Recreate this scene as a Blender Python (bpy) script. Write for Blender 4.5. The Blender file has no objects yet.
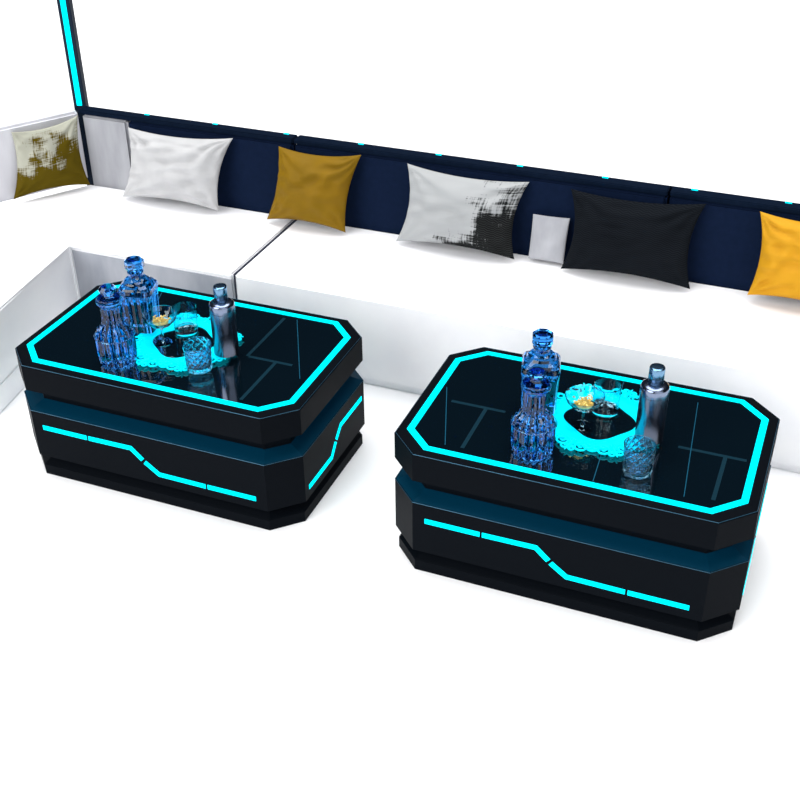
import bpy, bmesh, math, random
from math import sin, cos, pi, radians
from mathutils import Vector, Matrix, noise

scene = bpy.context.scene
COL = scene.collection
PI = pi

# ------------------------------------------------------------------ materials
def mat(name, color, rough=0.5, metal=0.0, spec=0.5, emit=None, estr=0.0, trans=0.0, ior=1.45, coat=0.0):
    m = bpy.data.materials.new(name)
    m.use_nodes = True
    b = m.node_tree.nodes['Principled BSDF']
    b.inputs['Base Color'].default_value = (*color, 1)
    b.inputs['Roughness'].default_value = rough
    b.inputs['Metallic'].default_value = metal
    b.inputs['Specular IOR Level'].default_value = spec
    b.inputs['Transmission Weight'].default_value = trans
    b.inputs['IOR'].default_value = ior
    b.inputs['Coat Weight'].default_value = coat
    if emit:
        b.inputs['Emission Color'].default_value = (*emit, 1)
        b.inputs['Emission Strength'].default_value = estr
    return m

def nodes(m):
    return m.node_tree.nodes, m.node_tree.links, m.node_tree.nodes['Principled BSDF']

def fabric(name, c1, c2, scale=60, bump=0.15, rough=0.9, spec=0.1, aniso=(1, 1, 1)):
    """cloth: fine mottled colour and a woven bump"""
    m = mat(name, c1, rough, spec=spec)
    n, l, b = nodes(m)
    tc = n.new('ShaderNodeTexCoord')
    mp = n.new('ShaderNodeMapping'); mp.inputs['Scale'].default_value = aniso
    l.new(tc.outputs['Object'], mp.inputs['Vector'])
    nz = n.new('ShaderNodeTexNoise'); nz.inputs['Scale'].default_value = scale; nz.inputs['Detail'].default_value = 6
    l.new(mp.outputs[0], nz.inputs['Vector'])
    rp = n.new('ShaderNodeValToRGB')
    rp.color_ramp.elements[0].position = .3; rp.color_ramp.elements[1].position = .7
    rp.color_ramp.elements[0].color = (*c1, 1); rp.color_ramp.elements[1].color = (*c2, 1)
    l.new(nz.outputs['Fac'], rp.inputs['Fac']); l.new(rp.outputs[0], b.inputs['Base Color'])
    bp = n.new('ShaderNodeBump'); bp.inputs['Strength'].default_value = bump; bp.inputs['Distance'].default_value = .003
    n2 = n.new('ShaderNodeTexNoise'); n2.inputs['Scale'].default_value = scale * 6
    l.new(mp.outputs[0], n2.inputs['Vector'])
    l.new(n2.outputs['Fac'], bp.inputs['Height']); l.new(bp.outputs[0], b.inputs['Normal'])
    return m

def herringbone(name, dark, mid, patch=None, patch_thr=0.5, off=(0, 0, 0), grad=(0, 0)):
    """dark cloth with a zigzag weave; optionally large pale woven areas with ragged thread edges.
    The pillow's own coordinates are used: x across, y up."""
    m = mat(name, dark, .85, spec=.05)
    n, l, b = nodes(m)
    tc = n.new('ShaderNodeTexCoord')
    sp = n.new('ShaderNodeSeparateXYZ'); l.new(tc.outputs['UV'], sp.inputs[0])
    def mth(op, a, bb=None, c=None):
        q = n.new('ShaderNodeMath'); q.operation = op
        for i, v in enumerate((a, bb, c)):
            if v is None: continue
            if isinstance(v, (int, float)): q.inputs[i].default_value = v
            else: l.new(v, q.inputs[i])
        return q.outputs[0]
    tri = mth('PINGPONG', mth('MULTIPLY', sp.outputs[0], 26), 1.0)
    v = mth('FRACT', mth('ADD', mth('MULTIPLY', sp.outputs[1], 38), tri))
    w = mth('GREATER_THAN', v, .55)
    mx = n.new('ShaderNodeMixRGB'); mx.inputs[1].default_value = (*dark, 1); mx.inputs[2].default_value = (*mid, 1)
    l.new(w, mx.inputs[0])
    out = mx.outputs[0]
    if patch:
        mp = n.new('ShaderNodeMapping'); mp.inputs['Location'].default_value = off
        l.new(tc.outputs['UV'], mp.inputs['Vector'])
        nz = n.new('ShaderNodeTexNoise'); nz.inputs['Scale'].default_value = 2.6; nz.inputs['Detail'].default_value = 5
        l.new(mp.outputs[0], nz.inputs['Vector'])
        # thread-like streaks, horizontal and vertical
        ms = []
        for sc in ((4, 60, 1), (60, 4, 1)):
            mm = n.new('ShaderNodeMapping'); mm.inputs['Scale'].default_value = sc
            l.new(tc.outputs['UV'], mm.inputs['Vector'])
            q = n.new('ShaderNodeTexNoise'); q.inputs['Scale'].default_value = 1.0; q.inputs['Detail'].default_value = 2
            l.new(mm.outputs[0], q.inputs['Vector']); ms.append(q.outputs['Fac'])
        s = mth('MULTIPLY', mth('ADD', ms[0], ms[1]), .3)
        g = mth('ADD', mth('MULTIPLY', sp.outputs[0], grad[0]), mth('MULTIPLY', sp.outputs[1], grad[1]))
        val = mth('MULTIPLY', mth('ADD', mth('ADD', nz.outputs['Fac'], s), g), .5)
        rp = n.new('ShaderNodeValToRGB')
        rp.color_ramp.elements[0].position = max(0, patch_thr - .02); rp.color_ramp.elements[1].position = min(1, patch_thr + .03)
        rp.color_ramp.elements[0].color = (0, 0, 0, 1); rp.color_ramp.elements[1].color = (1, 1, 1, 1)
        l.new(val, rp.inputs[0])
        m2 = n.new('ShaderNodeMixRGB'); l.new(rp.outputs[0], m2.inputs[0]); l.new(out, m2.inputs[1])
        m2.inputs[2].default_value = (*patch, 1)
        out = m2.outputs[0]
    l.new(out, b.inputs['Base Color'])
    bp = n.new('ShaderNodeBump'); bp.inputs['Strength'].default_value = .25; bp.inputs['Distance'].default_value = .002
    l.new(w, bp.inputs['Height']); l.new(bp.outputs[0], b.inputs['Normal'])
    return m

M = {}
M['floor'] = fabric('white_floor', (.93, .93, .94), (.96, .96, .97), 3, 0.02, .8, .1)
M['black'] = mat('black_lacquer', (.0026, .0038, .0058), .45, spec=.025)
M['black_glass'] = mat('black_mirror_glass', (.0012, .0045, .0075), .03, spec=.5, ior=2.3)
M['teal'] = mat('teal_glow_lacquer', (.0004, .026, .052), .4, spec=.04)  # blue glow in the waist, put into the base colour
M['edge'] = mat('edge_highlight_metal', (.03, .10, .16), .35, metal=.6, spec=.4)
M['led'] = mat('cyan_light', (0, .02, .02), .5, spec=0.0, emit=(0, .62, .74), estr=2.3)
M['led_soft'] = mat('cyan_light_under_edge', (0, .02, .02), .5, spec=0.0, emit=(0, .62, .95), estr=3.0)
M['reflection'] = mat('dim_blue_reflection', (.003, .022, .036), .4, spec=.1)
M['reflection_thin'] = mat('blue_reflected_line', (.006, .075, .13), .4, spec=.1)
M['navy'] = fabric('navy_cloth', (.0035, .0090, .027), (.0045, .0105, .032), 40, .1, spec=.05)
M['navy_rail'] = fabric('dark_navy_cloth', (.002, .006, .016), (.003, .008, .021), 40, .1, spec=.05)
M['seat'] = fabric('white_upholstery', (.90, .90, .93), (.97, .97, .98), 5, .05)
M['grey'] = fabric('grey_woven', (.30, .305, .33), (.40, .405, .43), 14, .25, aniso=(1, 1, .25))
M['grey_face'] = fabric('light_grey_woven', (.62, .62, .66), (.78, .78, .82), 8, .2, aniso=(1, 1, .3))
M['shade_strip'] = mat('slate_seam_shade', (.045, .05, .075), .8, spec=.05)
M['shade_front'] = fabric('shaded_front_woven', (.30, .32, .37), (.48, .49, .53), 8, .2, aniso=(1, 1, .3))
M['mustard'] = fabric('mustard_cloth', (.178, .100, .002), (.208, .112, .002), 9, .12, .6, .15)
M['mustard_gold'] = fabric('golden_mustard_cloth', (.52, .255, .009), (.61, .295, .012), 9, .12, .6, .15)
M['white_cushion'] = fabric('white_cushion_cloth', (.44, .44, .445), (.50, .50, .505), 10, .15)
M['herring'] = herringbone('black_herringbone', (.0035, .0048, .0070), (.0085, .0105, .0135))
M['herring_pale'] = herringbone('black_herringbone_with_pale_weave', (.006, .0065, .007), (.022, .024, .024),
                                patch=(.37, .38, .385), patch_thr=.235, off=(.3, .2, 0), grad=(-.62, .30))
M['olive'] = herringbone('olive_cloth_with_pale_weave', (.085, .060, .004), (.100, .068, .004),
                         patch=(.40, .40, .33), patch_thr=.50, off=(2.1, 1.3, 0), grad=(-.1, .42))
M['glass'] = mat('blue_crystal', (.035, .235, .66), .02, trans=1.0, ior=1.5)
M['glass_clear'] = mat('pale_blue_glass', (.35, .75, .98), .01, trans=1.0, ior=1.45)
M['glass_thin'] = mat('clear_blue_tinted_glass', (.72, .93, 1.0), .01, trans=1.0, ior=1.42)
M['steel'] = mat('brushed_steel', (.20, .24, .34), .22, metal=1.0)
M['steel_cap'] = mat('blue_steel_cap', (.16, .30, .46), .25, metal=1.0)
M['cyan'] = mat('glowing_cyan_acrylic', (0.0, .60, .75), .4, spec=.05, emit=(0, .8, .98), estr=.55)
M['gold'] = mat('gold_garnish', (.85, .62, .18), .3, metal=.6)
M['post'] = mat('dark_navy_channel', (.006, .014, .03), .6, spec=.15)

# ------------------------------------------------------------------ helpers
def obj(name, bm, m, parent=None, smooth=False, recalc=True):
    if recalc: bmesh.ops.recalc_face_normals(bm, faces=bm.faces[:])
    me = bpy.data.meshes.new(name)
    bm.to_mesh(me); bm.free()
    if smooth:
        for p in me.polygons: p.use_smooth = True
    me.materials.append(m)
    o = bpy.data.objects.new(name, me)
    COL.objects.link(o)
    if parent: o.parent = parent
    return o

def thing(name, label, cat, loc=(0, 0, 0), rz=0, group=None):
    o = bpy.data.objects.new(name, None); COL.objects.link(o)
    o.empty_display_size = .1
    o.location = loc; o.rotation_euler = (0, 0, rz)
    o['label'] = label; o['category'] = cat
    if group: o['group'] = group
    return o

def tag(o, label, cat, group=None):
    o['label'] = label; o['category'] = cat
    if group: o['group'] = group
    return o

def box(bm, x0, x1, y0, y1, z0, z1, bev=0, seg=2):
    r = bmesh.ops.create_cube(bm, size=1)
    vs = r['verts']
    for v in vs:
        v.co = Vector(((x0 + x1) / 2 + v.co.x * (x1 - x0), (y0 + y1) / 2 + v.co.y * (y1 - y0), (z0 + z1) / 2 + v.co.z * (z1 - z0)))
    if bev:
        es = {e for v in vs for e in v.link_edges}
        bmesh.ops.bevel(bm, geom=list(es), offset=bev, segments=seg, affect='EDGES')

def prism(bm, pts, z0, z1, bev=0, seg=2):
    lo = [bm.verts.new((x, y, z0)) for x, y in pts]
    hi = [bm.verts.new((x, y, z1)) for x, y in pts]
    n = len(pts)
    fs = [bm.faces.new(lo[::-1]), bm.faces.new(hi)]
    for i in range(n):
        fs.append(bm.faces.new((lo[i], lo[(i + 1) % n], hi[(i + 1) % n], hi[i])))
    if bev:
        bmesh.ops.bevel(bm, geom=list({e for f in fs for e in f.edges}), offset=bev, segments=seg, affect='EDGES')

def loft(bm, rings, cap=True):
    """rings: lists of Vector, same count"""
    R = [[bm.verts.new(p) for p in r] for r in rings]
    n = len(R[0])
    for a, b in zip(R, R[1:]):
        for i in range(n):
            bm.faces.new((a[i], a[(i + 1) % n], b[(i + 1) % n], b[i]))
    if cap:
        bm.faces.new(R[0][::-1]); bm.faces.new(R[-1])
    return R

def lathe(bm, prof, n=32, fn=None, cx=0, cy=0, rot=0):
    rings = []
    for r, z in prof:
        ring = []
        for i in range(n):
            t = 2 * PI * i / n + rot
            k = fn(t, z, r) if fn else 1
            ring.append(Vector((cx + r * k * cos(t), cy + r * k * sin(t), z)))
        rings.append(ring)
    loft(bm, rings)

def tube(bm, pts, r, n=6, r_end=None):
    rings = []
    m = len(pts)
    for i, p in enumerate(pts):
        t = (pts[min(i + 1, m - 1)] - pts[max(i - 1, 0)]).normalized()
        up = Vector((0, 0, 1)) if abs(t.z) < .9 else Vector((1, 0, 0))
        a = t.cross(up).normalized(); b = a.cross(t)
        rr = r if r_end is None else r + (r_end - r) * i / (m - 1)
        rings.append([p + a * rr * cos(2 * PI * k / n) + b * rr * sin(2 * PI * k / n) for k in range(n)])
    loft(bm, rings)

# ------------------------------------------------------------------ floor
bm = bmesh.new(); box(bm, -14, 12, -6, 30, -.1, 0)
fl = obj('floor', bm, M['floor']); fl['kind'] = 'structure'

# ------------------------------------------------------------------ coffee tables
HT = .4896
A_, B_ = .585, .3645          # outline half sizes
CX, CY = .1015, .0995         # outline chamfers
LA, LB, LCX, LCY = .5503, .3295, .0927, .0907   # light loop (outer edge)

def octo(a, b, cx, cy):
    return [(-a + cx, -b), (a - cx, -b), (a, -b + cy), (a, b - cy), (a - cx, b), (-a + cx, b), (-a, b - cy), (-a, -b + cy)]

def inset(d):                 # the outline moved inwards by d
    k = d * (2 - math.sqrt(2))
    return octo(A_ - d, B_ - d, CX - k, CY - k)

def ringz(d, z): return [Vector((x, y, z)) for x, y in inset(d)]

def make_table(name, label, loc, lines, thin):
    t = thing(name, label, 'coffee table', loc, 0)
    # upper slab, outline with a small bevel round its top
    bm = bmesh.new()
    loft(bm, [ringz(.055, HT - .136), ringz(.0, HT - .1056), ringz(0, HT - .006), ringz(.005, HT - .002), ringz(.030, HT)])
    slab = obj('upper_slab', bm, M['black'], t)
    bm = bmesh.new()
    k = .0586 * .024
    gi = octo(LA - .022, LB - .022, LCX - .013, LCY - .013)
    prism(bm, gi, HT - .002, HT + .0012)
    top = obj('glass_top', bm, M['black_glass'], t)
    # reflected lines of light, drawn on the glass as thin blue strips
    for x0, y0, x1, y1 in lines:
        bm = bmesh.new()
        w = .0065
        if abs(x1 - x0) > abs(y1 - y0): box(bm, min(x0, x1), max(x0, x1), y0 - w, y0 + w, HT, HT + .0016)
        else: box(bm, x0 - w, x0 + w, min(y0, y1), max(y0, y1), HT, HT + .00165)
        obj('reflection_line', bm, M['reflection'], top)
    for x0, y0, x1, y1 in thin:
        bm = bmesh.new()
        d = Vector((x1 - x0, y1 - y0)).normalized(); nrm = Vector((-d.y, d.x)) * .0013
        prism(bm, [(x0 - nrm.x, y0 - nrm.y), (x1 - nrm.x, y1 - nrm.y), (x1 + nrm.x, y1 + nrm.y), (x0 + nrm.x, y0 + nrm.y)], HT, HT + .0018)
        obj('thin_reflection', bm, M['reflection_thin'], top)
    # bright loop of light
    bm = bmesh.new()
    o_ = octo(LA, LB, LCX, LCY); i_ = octo(LA - .022, LB - .022, LCX - .013, LCY - .013)
    rings = [[Vector((x, y, HT - .001)) for x, y in o_], [Vector((x, y, HT + .003)) for x, y in o_],
             [Vector((x, y, HT + .003)) for x, y in i_], [Vector((x, y, HT - .001)) for x, y in i_]]
    R = loft(bm, rings, cap=False)
    for i in range(8): bm.faces.new((R[3][i], R[3][(i + 1) % 8], R[0][(i + 1) % 8], R[0][i]))
    obj('light_loop', bm, M['led'], t)
    # waist core between the slabs
    bm = bmesh.new(); loft(bm, [ringz(.058, HT - .185), ringz(.058, HT - .130)])
    obj('waist', bm, M['black'], t)
    # unseen light strip added under the upper slab to light the waist blue
    bm = bmesh.new()
    r0, r1 = inset(.044), inset(.050)
    zt = HT - .1295
    rings = [[Vector((x, y, zt)) for x, y in r0], [Vector((x, y, zt - .004)) for x, y in r0],
             [Vector((x, y, zt - .004)) for x, y in r1], [Vector((x, y, zt)) for x, y in r1]]
    R = loft(bm, rings, cap=False)
    for i in range(8): bm.faces.new((R[3][i], R[3][(i + 1) % 8], R[0][(i + 1) % 8], R[0][i]))
    obj('added_light_strip', bm, M['led_soft'], t)
    # lower body; sloping shoulder coloured with the waist's blue glow
    bm = bmesh.new(); loft(bm, [ringz(.045, HT - .425), ringz(0, HT - .3954), ringz(0, HT - .1945), ringz(.002, HT - .1935)])
    body = obj('lower_body', bm, M['black'], t)
    bm = bmesh.new(); loft(bm, [ringz(.002, HT - .1938), ringz(.060, HT - .170)])
    obj('blue_shoulder', bm, M['teal'], t)
    # bluish highlights along the edges, put in as thin tubes
    for nm, z, dd in (('edge_highlight', HT - .1945, 0), ('edge_highlight', HT - .0030, .0035)):
        bm = bmesh.new()
        pts = ringz(dd, z)
        for i in range(8): tube(bm, [pts[i], pts[(i + 1) % 8]], .0012, 4)
        obj(nm, bm, M['edge'], t)
    bm = bmesh.new(); loft(bm, [ringz(.01, 0.0), ringz(.01, HT - .448), ringz(.048, HT - .422)])
    obj('plinth', bm, M['black'], t)
    # zigzag light strips let into the four sides
    hw = .0095
    def bar(face, pts):
        bm = bmesh.new()
        n = len(pts)
        up, lo = [], []
        for i, (u, z) in enumerate(pts):
            a = Vector(pts[max(i - 1, 0)]); b = Vector(pts[min(i + 1, n - 1)]); c = Vector((u, z))
            if i in (0, n - 1):
                d = (b - a).normalized(); nn = Vector((-d.y, d.x)); s = 1
            else:
                d1 = (c - a).normalized(); d2 = (b - c).normalized()
                n1 = Vector((-d1.y, d1.x)); n2 = Vector((-d2.y, d2.x))
                nn = (n1 + n2).normalized(); s = 1 / max(.3, nn.dot(n1))
            up.append(c + nn * hw * s); lo.append(c - nn * hw * s)
        V = {}
        for k, out in ((0, -.001), (1, .002)):
            V[k] = ([bm.verts.new(face(p.x, p.y, out)) for p in up], [bm.verts.new(face(p.x, p.y, out)) for p in lo])
        for i in range(n - 1):
            bm.faces.new((V[1][0][i], V[1][0][i + 1], V[1][1][i + 1], V[1][1][i]))
            bm.faces.new((V[0][0][i], V[0][0][i + 1], V[0][1][i + 1], V[0][1][i]))
            bm.faces.new((V[0][0][i], V[0][0][i + 1], V[1][0][i + 1], V[1][0][i]))
            bm.faces.new((V[0][1][i], V[0][1][i + 1], V[1][1][i + 1], V[1][1][i]))
        for i in (0, n - 1):
            bm.faces.new((V[0][0][i], V[1][0][i], V[1][1][i], V[0][1][i]))
        obj('light_strip', bm, M['led'], t)
    zh, zl = .229, .139
    long_ = [[(-.440, zh), (-.249, zh)], [(-.241, zh), (-.060, zh + .002), (-.016, .190)],
             [(-.008, .182), (.047, zl + .002), (.238, zl)], [(.246, zl), (.440, zl)]]
    short_ = [[(-.235, zl), (-.042, zl), (-.003, .184)], [(.003, .191), (.046, zh), (.240, zh)]]
    for sg in (1, -1):
        for seg in long_:
            bar(lambda u, z, o, sg=sg: Vector((u * sg, -(B_ + o) * sg, z)), seg)
        for seg in short_:
            bar(lambda u, z, o, sg=sg: Vector(((A_ + o) * sg, u * sg, z)), seg)
    return t

TL = (-2.154, 3.222); TR = (-.637, 3.216)
make_table('coffee_table', 'black octagonal coffee table with cyan light loop, the one nearer the slanted sofa corner', (TL[0], TL[1], 0),
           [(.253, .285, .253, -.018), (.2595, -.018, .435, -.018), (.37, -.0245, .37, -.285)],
           [(.304, .29, .50, -.09), (-.30, .30, -.10, -.30)])
make_table('coffee_table', 'black octagonal coffee table with cyan light loop, in front of the large black cushion', (TR[0], TR[1], 0),
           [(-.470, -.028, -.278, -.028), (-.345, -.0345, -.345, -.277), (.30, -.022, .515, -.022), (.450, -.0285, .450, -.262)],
           [(-.515, .049, -.402, -.28), (.314, .26, .365, -.277), (.05, .30, .09, -.30)])

# ------------------------------------------------------------------ table ware (built standing on z = 0 of their own root)
ZT = HT + .0022
ZR = ZT + .0170     # on the raised rim of a tray

def prof_spline(keys, n=5):
    out = []
    for (r0, z0), (r1, z1) in zip(keys, keys[1:]):
        for i in range(n):
            f = i / n; s = f * f * (3 - 2 * f)
            out.append((r0 + (r1 - r0) * s, z0 + (z1 - z0) * f))
    out.append(keys[-1])
    return out

def fluted(nf, amp, z0, z1):
    def fn(t, z, r):
        if z < z0 or z > z1: return 1
        return 1 - amp * abs(sin(nf * t / 2))
    return fn

def make_fluted_decanter(loc, label):
    t = thing('glass_decanter', label, 'decanter', loc)
    bm = bmesh.new()
    keys = [(.055, 0), (.066, .008), (.070, .05), (.070, .105), (.062, .130), (.040, .160), (.036, .180), (.035, .225), (.046, .243), (.047, .250)]
    lathe(bm, prof_spline(keys, 4), 96, fluted(16, .13, .004, .235))
    # hollow inside
    ins = [(.034, .25), (.027, .225), (.027, .18), (.05, .135), (.058, .11), (.058, .07), (.05, .03), (.0001, .028)]
    b2 = bm  # inner wall joined at the lip
    body = obj('decanter_body', bm, M['glass'], t, smooth=False)
    bm = bmesh.new(); lathe(bm, [(.030, .232), (.060, .2505), (.060, .256)], 12)
    bm2 = bmesh.new(); lathe(bm2, [(.040, .2515), (.044, .256), (.044, .262), (.02, .266), (.018, .274), (.030, .284), (.032, .294), (.022, .304)], 10)
    bm.free()
    obj('stopper', bm2, M['glass'], t)
    bm = bmesh.new(); 
    tr = [Vector((.0715 * cos(a), .0715 * sin(a), .112)) for a in [2 * PI * i / 48 for i in range(49)]]
    tube(bm, tr, .0022, 6)
    obj('collar_ring', bm, M['glass_clear'], t, smooth=True)
    return t

def make_square_decanter(loc, label, rz):
    t = thing('crystal_decanter', label, 'decanter', loc, rz)
    bm = bmesh.new()
    def sq(t_, z, r):
        k = 1 / max(abs(cos(t_)), abs(sin(t_)))
        w = 1 if z < .19 else max(0, 1 - (z - .19) / .035)
        kk = 1 + (min(k, 1.25) - 1) * w
        if z < .17: kk *= 1 - .05 * abs(sin(8 * t_))
        return kk
    keys = [(.050, 0), (.058, .006), (.060, .10), (.064, .175), (.062, .195), (.045, .222), (.024, .238), (.022, .248), (.030, .254), (.030, .258)]
    lathe(bm, prof_spline(keys, 3), 64, sq)
    obj('decanter_body', bm, M['glass'], t)
    bm = bmesh.new(); lathe(bm, [(.018, .2585), (.022, .264), (.033, .270), (.036, .277), (.036, .305), (.029, .312)], 8, rot=PI / 8)
    obj('stopper', bm, M['glass'], t); t.scale = (1, 1, .91)
    return t

def make_bottle(loc, label):
    t = thing('steel_bottle', label, 'bottle', loc)
    bm = bmesh.new()
    lathe(bm, [(.042, 0), (.0455, .003), (.0455, .205), (.0455, .223), (.043, .230), (.036, .235), (.024, .238)], 64)
    o = obj('bottle_body', bm, M['steel'], t, smooth=True)
    bm = bmesh.new(); tube(bm, [Vector((.0457 * cos(a), .0457 * sin(a), .195)) for a in [2 * PI * i / 48 for i in range(49)]], .0008, 4)
    obj('seam_ring', bm, M['post'], t)
    bm = bmesh.new()
    lathe(bm, [(.022, .2385), (.0245, .240), (.0245, .300), (.023, .304), (.016, .305)], 40)
    obj('bottle_cap', bm, M['steel_cap'], t, smooth=True); t.scale = (1, 1, .885)
    return t

def shell_glass(bm, outer, inner, n, fn=None):
    lathe(bm, outer + inner, n, fn)

def make_cut_tumbler(loc, label):
    t = thing('cut_glass_tumbler', label, 'glass', loc)
    bm = bmesh.new()
    n = 96
    outer = [(.036, 0)] + [(.0375 + .0045 * i / 24, .003 + .083 * i / 24) for i in range(25)] + [(.042, .092)]
    inner = [(.0395, .092), (.037, .04), (.034, .016), (.001, .014)]
    def fn(a, z, r):
        if z < .003 or z > .087 or r < .0374: return 1
        k = 12
        u = a * k / (2 * PI) ; w = z / .0215
        f = abs(((u + w) % 1) - .5) * 2; g = abs(((u - w) % 1) - .5) * 2
        return 1 - .055 * max(f ** 3, g ** 3)
    shell_glass(bm, outer, inner, n, fn)
    obj('glass_body', bm, M['glass_clear'], t); t.scale = (1.2, 1.2, 1.1)
    return t

def make_whisky_glass(loc, label):
    t = thing('whisky_glass', label, 'glass', loc)
    bm = bmesh.new()
    shell_glass(bm, [(.036, 0), (.040, .003), (.042, .05), (.043, .105)], [(.0405, .105), (.0385, .03), (.036, .018), (.001, .016)], 72)
    obj('glass_body', bm, M['glass_thin'], t)
    t.scale = (1.08, 1.08, 1.0)
    return t

def make_coupe(loc, label):
    t = thing('stemmed_glass', label, 'glass', loc)
    bm = bmesh.new()
    shell_glass(bm, [(.034, 0), (.034, .002), (.008, .006), (.0045, .014), (.0045, .055), (.010, .066), (.040, .080), (.058, .100), (.065, .120)],
                [(.0635, .120), (.056, .102), (.038, .083), (.001, .074)], 72)
    obj('glass_body', bm, M['glass_thin'], t)
    return t

def make_garnish(loc, label, seed):
    rnd = random.Random(seed)
    bm = bmesh.new()
    for i in range(24):
        a = rnd.uniform(0, 2 * PI); r = .038 * math.sqrt(rnd.random())
        z = .015 + .010 * rnd.random()
        c = Vector((r * cos(a), r * sin(a), z))
        d = Vector((rnd.uniform(-1, 1), rnd.uniform(-1, 1), rnd.uniform(-.1, .5))).normalized()
        L = rnd.uniform(.009, .017)
        pts = [c + d * L * (s / 4 - .5) + Vector((0, 0, .004 * sin(PI * s / 4))) for s in range(5)]
        tube(bm, pts, .0030, 5, .0012)
    # the nest the curls lie in
    lathe(bm, [(.001, .001), (.018, .002), (.030, .007), (.030, .009), (.001, .009)], 20)
    o = obj('gold_garnish', bm, M['gold'])
    o.location = loc
    return tag(o, label, 'garnish')

def make_tray(loc, label, rz=0):
    t = thing('ornate_tray', label, 'tray', loc, rz)
    bm = bmesh.new(); lathe(bm, [(.110, 0), (.118, .001), (.118, .003), (.110, .004)], 48, lambda a, z, r: 1 + .05 * cos(4 * a))
    obj('tray_plate', bm, M['black_glass'], t)
    bm = bmesh.new()
    # flat scalloped rim
    n = 160
    def ro(a): return .158 + .013 * abs(cos(4 * a)) + .006 * cos(16 * a)
    def ri(a): return .106 + .008 * cos(4 * a)
    rings = []
    for rr, z in ((ri, .002), (ri, .0065), (lambda a: (ri(a) + ro(a)) / 2, .009), (ro, .007), (ro, .002)):
        rings.append([Vector((rr(2 * PI * i / n) * cos(2 * PI * i / n), rr(2 * PI * i / n) * sin(2 * PI * i / n), z)) for i in range(n)])
    R = loft(bm, rings, cap=False)
    for i in range(n): bm.faces.new((R[4][i], R[4][(i + 1) % n], R[0][(i + 1) % n], R[0][i]))
    obj('tray_rim', bm, M['cyan'], t)
    t.scale = (1.05, 1.05, 1)
    # scrolls
    for q in range(8):
        bm = bmesh.new()
        base = 2 * PI * q / 8 + PI / 8
        for sg in (1, -1):
            for (rc, dr, da, turns, rad) in ((.172, .0, .20, 1.6, .024), (.192, .0, .075, 1.3, .013), (.160, 0, .34, 1.2, .014)):
                ca = base + sg * da
                c = Vector((rc * cos(ca), rc * sin(ca), .008))
                pts = []
                for k in range(26):
                    f = k / 25; ang = ca + PI + sg * f * turns * 2 * PI
                    r_ = rad * (1 - .8 * f)
                    pts.append(c + Vector((r_ * cos(ang), r_ * sin(ang), .004 * f)))
                tube(bm, pts, .0042, 6, .0022)
        # leaf at the tip
        tip = [Vector((r * cos(base), r * sin(base), .008 + .004 * sin((r - .15) * 40))) for r in (.150, .165, .180, .195, .210)]
        tube(bm, tip, .009, 6, .002)
        obj('scroll', bm, M['cyan'], t, smooth=True)
    return t

def at(T, x, y, z=ZT): return (T[0] + x, T[1] + y, z)
make_tray(at(TL, -.010, -.020), 'cyan scrollwork tray in the middle of the table nearer the slanted corner', .1)
make_tray(at(TR, .030, .030), 'cyan scrollwork tray in the middle of the table by the large black cushion', .1)
make_fluted_decanter(at(TL, -.165, -.215), 'fluted blue glass decanter standing left of the tray, table nearer the slanted corner')
make_fluted_decanter(at(TR, -.130, -.215), 'fluted blue glass decanter beside the tray, table by the large black cushion')
make_square_decanter(at(TL, -.198, .006, ZR), 'square crystal decanter with faceted stopper, behind the fluted one nearer the slanted corner', .25)
make_square_decanter(at(TR, -.178, .020, ZR), 'square crystal decanter with faceted stopper, behind the fluted one, table by the large black cushion', .25)
make_bottle(at(TL, .185, -.045, ZR), 'slim steel bottle with narrow cap on the table nearer the slanted corner')
make_bottle(at(TR, .205, -.035, ZR), 'slim steel bottle with narrow cap on the table by the large black cushion')
make_cut_tumbler(at(TL, .150, -.180, ZR), 'diamond cut glass tumbler in front of the steel bottle, table nearer the slanted corner')
make_cut_tumbler(at(TR, .205, -.200), 'diamond cut glass tumbler in front of the steel bottle, table by the large black cushion')
TZ = ZT + .0045
make_whisky_glass(at(TL, -.040, .052, TZ), 'straight glass and thick base on the scrollwork tray nearer the slanted corner')
make_whisky_glass(at(TR, .035, .085, TZ), 'straight glass and thick base, behind the stemmed glass by the large black cushion')
make_coupe(at(TL, -.080, -.048, TZ), 'stemmed glass of gold garnish on the tray rim, table nearer the slanted corner')
make_coupe(at(TR, -.015, -.025, TZ), 'stemmed glass of gold garnish on the tray, table by the large black cushion')
make_garnish(at(TL, -.080, -.048, TZ + .0770), 'gold curled garnish in the stemmed glass nearer the slanted corner', 3)
make_garnish(at(TR, -.015, -.025, TZ + .0770), 'gold curled garnish in the stemmed glass, table by the large black cushion', 5)

# ------------------------------------------------------------------ sofa: three sections
SY = 3.885; BY = 4.505; SZ = .42; BZ = .775; BD = 4.575
SX = [-2.336, -.656, 1.02]

def panel(bm, x0, x1, y0, y1, z0, z1, bev): box(bm, x0, x1, y0, y1, z0, z1, bev, 3)

def led_row(parent, xs, y, z):
    for x in xs:
        bm = bmesh.new(); box(bm, x - .013, x + .013, y, y + .010, z, z + .004, .0012, 1)
        obj('small_light', bm, M['led'], parent)

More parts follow.
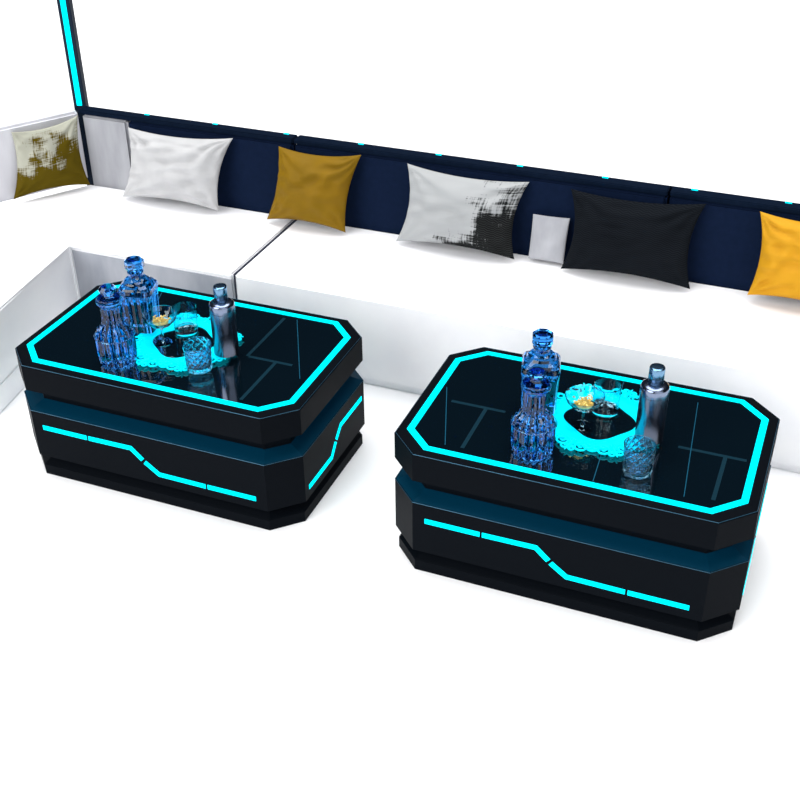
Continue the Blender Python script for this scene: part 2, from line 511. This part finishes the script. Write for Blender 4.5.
def straight_section(x0, xm, x1, label, leds):
    t = thing('sofa_section', label, 'sofa', ((x0 + x1) / 2, SY, 0))
    ox, oy = (x0 + x1) / 2, SY
    g = .004
    def P(nm, m, *a, bev=.02, seg=3):
        bm = bmesh.new(); x_0, x_1, y_0, y_1, z_0, z_1 = a
        box(bm, x_0 - ox, x_1 - ox, y_0 - oy, y_1 - oy, z_0, z_1, bev, seg)
        return obj(nm, bm, m, t, smooth=False)
    P('plinth', M['seat'], x0 + .01, x1 - .01, SY + .012, BD - .02, 0, .03, bev=.002)
    P('seat', M['seat'], x0 + .0035, x1 - g, SY, BY - .001, .03, SZ, bev=.010)
    P('seam_shade', M['shade_strip'], x0 - .0030, x0 + .0030, SY + .004, BY - .01, .14, SZ - .0015, bev=.001)  # dark strip standing in for the shade in the gap between sections
    for a, b in ((x0 + g, xm - .005), (xm + .005, x1 - g)):
        P('backrest', M['navy'], a, b, BY, BD - .015, .03, BZ, bev=.012)
        P('top_rail', M['navy_rail'], a, b, BY - .002, BD - .012, BZ + .001, BZ + .024, bev=.004)
    P('back_frame', M['navy_rail'], x0 + g, x1 - g, BD - .011, BD, .03, BZ + .020, bev=.002)
    led_row(t, [x - ox for x in leds if x0 < x < x1], BY + .042 - oy, BZ + .024)
    return t

LEDS = [-3.12 + .3655 * i for i in range(11)]
straight_section(SX[0], SX[1], SX[2], 'long white sofa section with navy backrest running out of the right edge of the photo', LEDS)

# corner section with the slanted return
cor = thing('corner_sofa_section', 'white corner sofa section with slanted return behind the olive and white cushions', 'sofa', (-3.17, SY, 0))
OX, OY = -3.17, SY
def loc2(pts): return [(x - OX, y - OY) for x, y in pts]
g = .004
xr = SX[0] - .0035
seat_poly = [(xr, SY), (xr, BY - .001), (-3.47, BY - .001), (-4.08, 3.55), (-4.08, 3.10), (-3.045, 3.10), (-3.165, SY)]
bm = bmesh.new(); prism(bm, loc2(seat_poly), .12, SZ, .010, 3); obj('seat', bm, M['seat'], cor)
base_poly = [(xr, SY + .01), (xr, BD - .02), (-3.50, BD - .02), (-4.20, 3.60), (-4.20, 3.11), (-3.056, 3.11), (-3.176, SY + .01)]
bm = bmesh.new(); prism(bm, loc2(base_poly), 0, .119, .006, 2); obj('base', bm, M['seat'], cor)
bm = bmesh.new(); box(bm, -3.17 - OX + .02, xr - OX - .006, -.0035, .004, .14, SZ - .025, .001, 1); obj('front_shade', bm, M['shade_front'], cor)  # sheet over the seat front, its shade put into the grey colour
bm = bmesh.new(); box(bm, -3.205 - OX, xr - OX, BY - OY, BD - .015 - OY, .121, BZ, .012, 3); obj('backrest', bm, M['navy'], cor)
bm = bmesh.new(); box(bm, -3.462 - OX, -3.209 - OX, BY - OY, BD - .015 - OY, .121, BZ, .012, 3)
q = obj('grey_back_panel', bm, M['grey'], cor); q['label'] = 'grey woven back panel'
bm = bmesh.new(); box(bm, -3.47 - OX, xr + g / 2 - OX, BY - .002 - OY, BD - .012 - OY, BZ + .001, BZ + .024, .004, 2); obj('top_rail', bm, M['navy_rail'], cor)
d = Vector((-.61, -.97)).normalized(); nrm = Vector((d.y, -d.x))   # outwards, away from the seat
if nrm.x > 0: nrm = -nrm
p0 = Vector((-3.475, BY + .012)) + nrm * .03; p1 = p0 + d * 1.12
pp = [p0, p1, p1 + nrm * .13, p0 + nrm * .13 + Vector((0, .03))]
bm = bmesh.new(); prism(bm, loc2([(p.x, p.y) for p in pp]), .4205, BZ, .012, 2)
q = obj('slanted_backrest', bm, M['grey_face'], cor); q['label'] = 'light grey slanted backrest'
led_row(cor, [x - OX for x in LEDS if -3.2 < x < xr], BY + .042 - OY, BZ + .024)

# ------------------------------------------------------------------ cushions
def cushion(name, label, corners, m, bulge=.065, back=.022, seed=1, wr=.006, pinch=.066, nu=36, group=None):
    """corners: lower left, upper left, upper right, lower right (points of the place)"""
    c = [Vector(p) for p in corners]
    ctr = (c[0] + c[1] + c[2] + c[3]) / 4
    nrm = (c[3] - c[0]).cross(c[1] - c[0]).normalized()
    if nrm.y > 0: nrm = -nrm
    bm = bmesh.new()
    uvl = bm.loops.layers.uv.new('UVMap')
    def pos(u, v, side):
        # concave edges, sharp corners
        pu = pinch * (4 * v * (1 - v)); pv = pinch * (4 * u * (1 - u))
        uu = pu + u * (1 - 2 * pu); vv = pv + v * (1 - 2 * pv)
        p = c[0] * (1 - uu) * (1 - vv) + c[3] * uu * (1 - vv) + c[1] * (1 - uu) * vv + c[2] * uu * vv
        e = (max(0, 16 * u * (1 - u) * v * (1 - v))) ** .48
        h = bulge * e if side else -back * e
        if side:
            q = Vector((u * 3.1 + seed * 7.3, v * 2.6 - seed * 3.1, seed))
            n1 = noise.noise(q)
            # folds that run in from the corners and the side edges
            edge = min(u, 1 - u, v, 1 - v)
            fold = 0
            for cu, cv in ((0, 0), (1, 0), (0, 1), (1, 1)):
                du, dv = u - cu, v - cv
                dist = math.hypot(du, dv)
                ang = math.atan2(dv, du)
                fold += math.exp(-dist * 3.6) * sin(ang * 11 + noise.noise(Vector((dist * 4, seed, cu + 2 * cv))) * 4) * min(1, dist * 8)
            side_f = math.exp(-min(u, 1 - u) * 7) * sin(v * 34 + 5 * noise.noise(Vector((u * 4, v * 3, seed + 4))))
            ridge = 1 - abs(noise.noise(Vector((u * 2.2 + v * 1.4 + seed, v * 6.5 - u * 1.2, seed * 2.0)))) * 3
            h += e * (.012 * n1 + wr * fold * 4.5 + wr * 2.0 * side_f + wr * 2.6 * max(0, ridge))
        return p + nrm * h
    F, B = {}, {}
    N = nu
    for i in range(N + 1):
        for j in range(N + 1):
            u, v = i / N, j / N
            # gather more vertices along the edges
            u = .5 - .5 * cos(PI * u) if 0 < i < N else u; v = .5 - .5 * cos(PI * v) if 0 < j < N else v
            F[i, j] = bm.verts.new(pos(u, v, True) - ctr)
            if i in (0, N) or j in (0, N): B[i, j] = F[i, j]
            else: B[i, j] = bm.verts.new(pos(u, v, False) - ctr)
    def cu(i): return .5 - .5 * cos(PI * i / N)
    for i in range(N):
        for j in range(N):
            for D, flip in ((F, False), (B, True)):
                k = [(i, j), (i + 1, j), (i + 1, j + 1), (i, j + 1)]
                if flip: k = k[::-1]
                f = bm.faces.new([D[a] for a in k])
                for lp, a in zip(f.loops, k): lp[uvl].uv = (cu(a[0]), cu(a[1]))
    o = obj(name, bm, m, smooth=True)
    o.location = ctr
    return tag(o, label, 'cushion', group)

YB, YT = 4.40, 4.478
G = 'scatter cushions along the sofa back'
def cush(label, xl0, xl1, xr1, xr0, zl0, zl1, zr1, zr0, m, **kw):
    return cushion('scatter_cushion', label, [(xl0, YB, zl0), (xl1, YT, zl1), (xr1, YT, zr1), (xr0, YB, zr0)], m, group=G, **kw)
cush('white square cushion with soft folds, beside the grey back panel', -3.215, -3.185, -2.625, -2.69, .432, .755, .775, .440, M['white_cushion'], seed=2, wr=.008)
cush('mustard yellow cushion between the white and the black and white cushions', -2.44, -2.395, -1.99, -2.045, .438, .768, .782, .436, M['mustard'], seed=3)
cush('cushion half covered in pale weave, its lower right black herringbone', -1.800, -1.775, -1.228, -1.255, .436, .772, .766, .440, M['herring_pale'], seed=4)
cush('large all-black herringbone cushion behind the table', -1.052, -1.050, -.500, -.508, .432, .762, .780, .436, M['herring'], seed=5)
cush('golden yellow cushion cut off by the right edge of the photo', -.283, -.293, .13, .10, .452, .780, .79, .436, M['mustard_gold'], seed=6, wr=.008)
cushion('lumbar_cushion', 'small pale grey cushion leaning between the two dark herringbone cushions',
        [(-1.205, 4.44, .436), (-1.205, 4.480, .625), (-1.045, 4.480, .630), (-1.050, 4.44, .436)], M['grey'], bulge=.018, back=.012, seed=8, wr=.001, pinch=.01, nu=20)
cushion('scatter_cushion', 'olive cushion with pale woven patches leaning in the slanted corner',
        [(-3.685, 4.180, .435), (-3.665, 4.235, .755), (-3.470, 4.490, .775), (-3.435, 4.455, .440)], M['olive'], bulge=.045, back=.012, seed=7, group=G, wr=.004)

# ------------------------------------------------------------------ light column in the corner, dark post at the left edge
lc = thing('light_column', 'tall dark column with a vertical cyan light strip behind the sofa corner', 'light', (-3.548, 4.628, 0), .30)
bm = bmesh.new(); box(bm, -.030, .030, -.016, .030, 0, 2.6, .003, 1); obj('column_channel', bm, M['post'], lc)
bm = bmesh.new(); box(bm, -.0125, .0125, -.021, -.0155, .775, 2.58, .001, 1); obj('light_tube', bm, M['led'], lc)

# ------------------------------------------------------------------ light
def sun(name, direction, strength, angle, color=(1, 1, 1)):
    l = bpy.data.lights.new(name, 'SUN'); l.energy = strength; l.angle = radians(angle); l.color = color
    o = bpy.data.objects.new(name, l); COL.objects.link(o)
    o.rotation_euler = Vector(direction).to_track_quat('-Z', 'Y').to_euler()
    o.location = (0, 0, 6)
    return o
sun('overhead_light', (.05, -.12, -1), 3.8, 60)
sun('front_light', (.50, .95, -.62), 2.5, 45)
sun('side_light', (-.75, .75, -.50), 1.0, 60)

w = bpy.data.worlds.new('World'); scene.world = w; w.use_nodes = True
w.node_tree.nodes['Background'].inputs[0].default_value = (.010, .018, .035, 1)
w.node_tree.nodes['Background'].inputs[1].default_value = .6

# ------------------------------------------------------------------ camera
cd = bpy.data.cameras.new('camera'); cd.sensor_width = 36; cd.lens = 1179.09 / 800 * 36
cam = bpy.data.objects.new('camera', cd); COL.objects.link(cam)
R = Vector((0.92859449, 0.37096982, -0.00967862)); U = Vector((-0.1948042, 0.50949184, 0.83813447)); Fw = Vector((-0.31585377, 0.77640161, -0.54537779))
m = Matrix(((R.x, U.x, -Fw.x, 0), (R.y, U.y, -Fw.y, 0), (R.z, U.z, -Fw.z, 2.6896), (0, 0, 0, 1)))
cam.matrix_world = m
scene.camera = cam
vs = scene.view_settings
vs.view_transform = 'Standard'; vs.look = 'None'; vs.gamma = 1; vs.exposure = 0; vs.use_curve_mapping = False
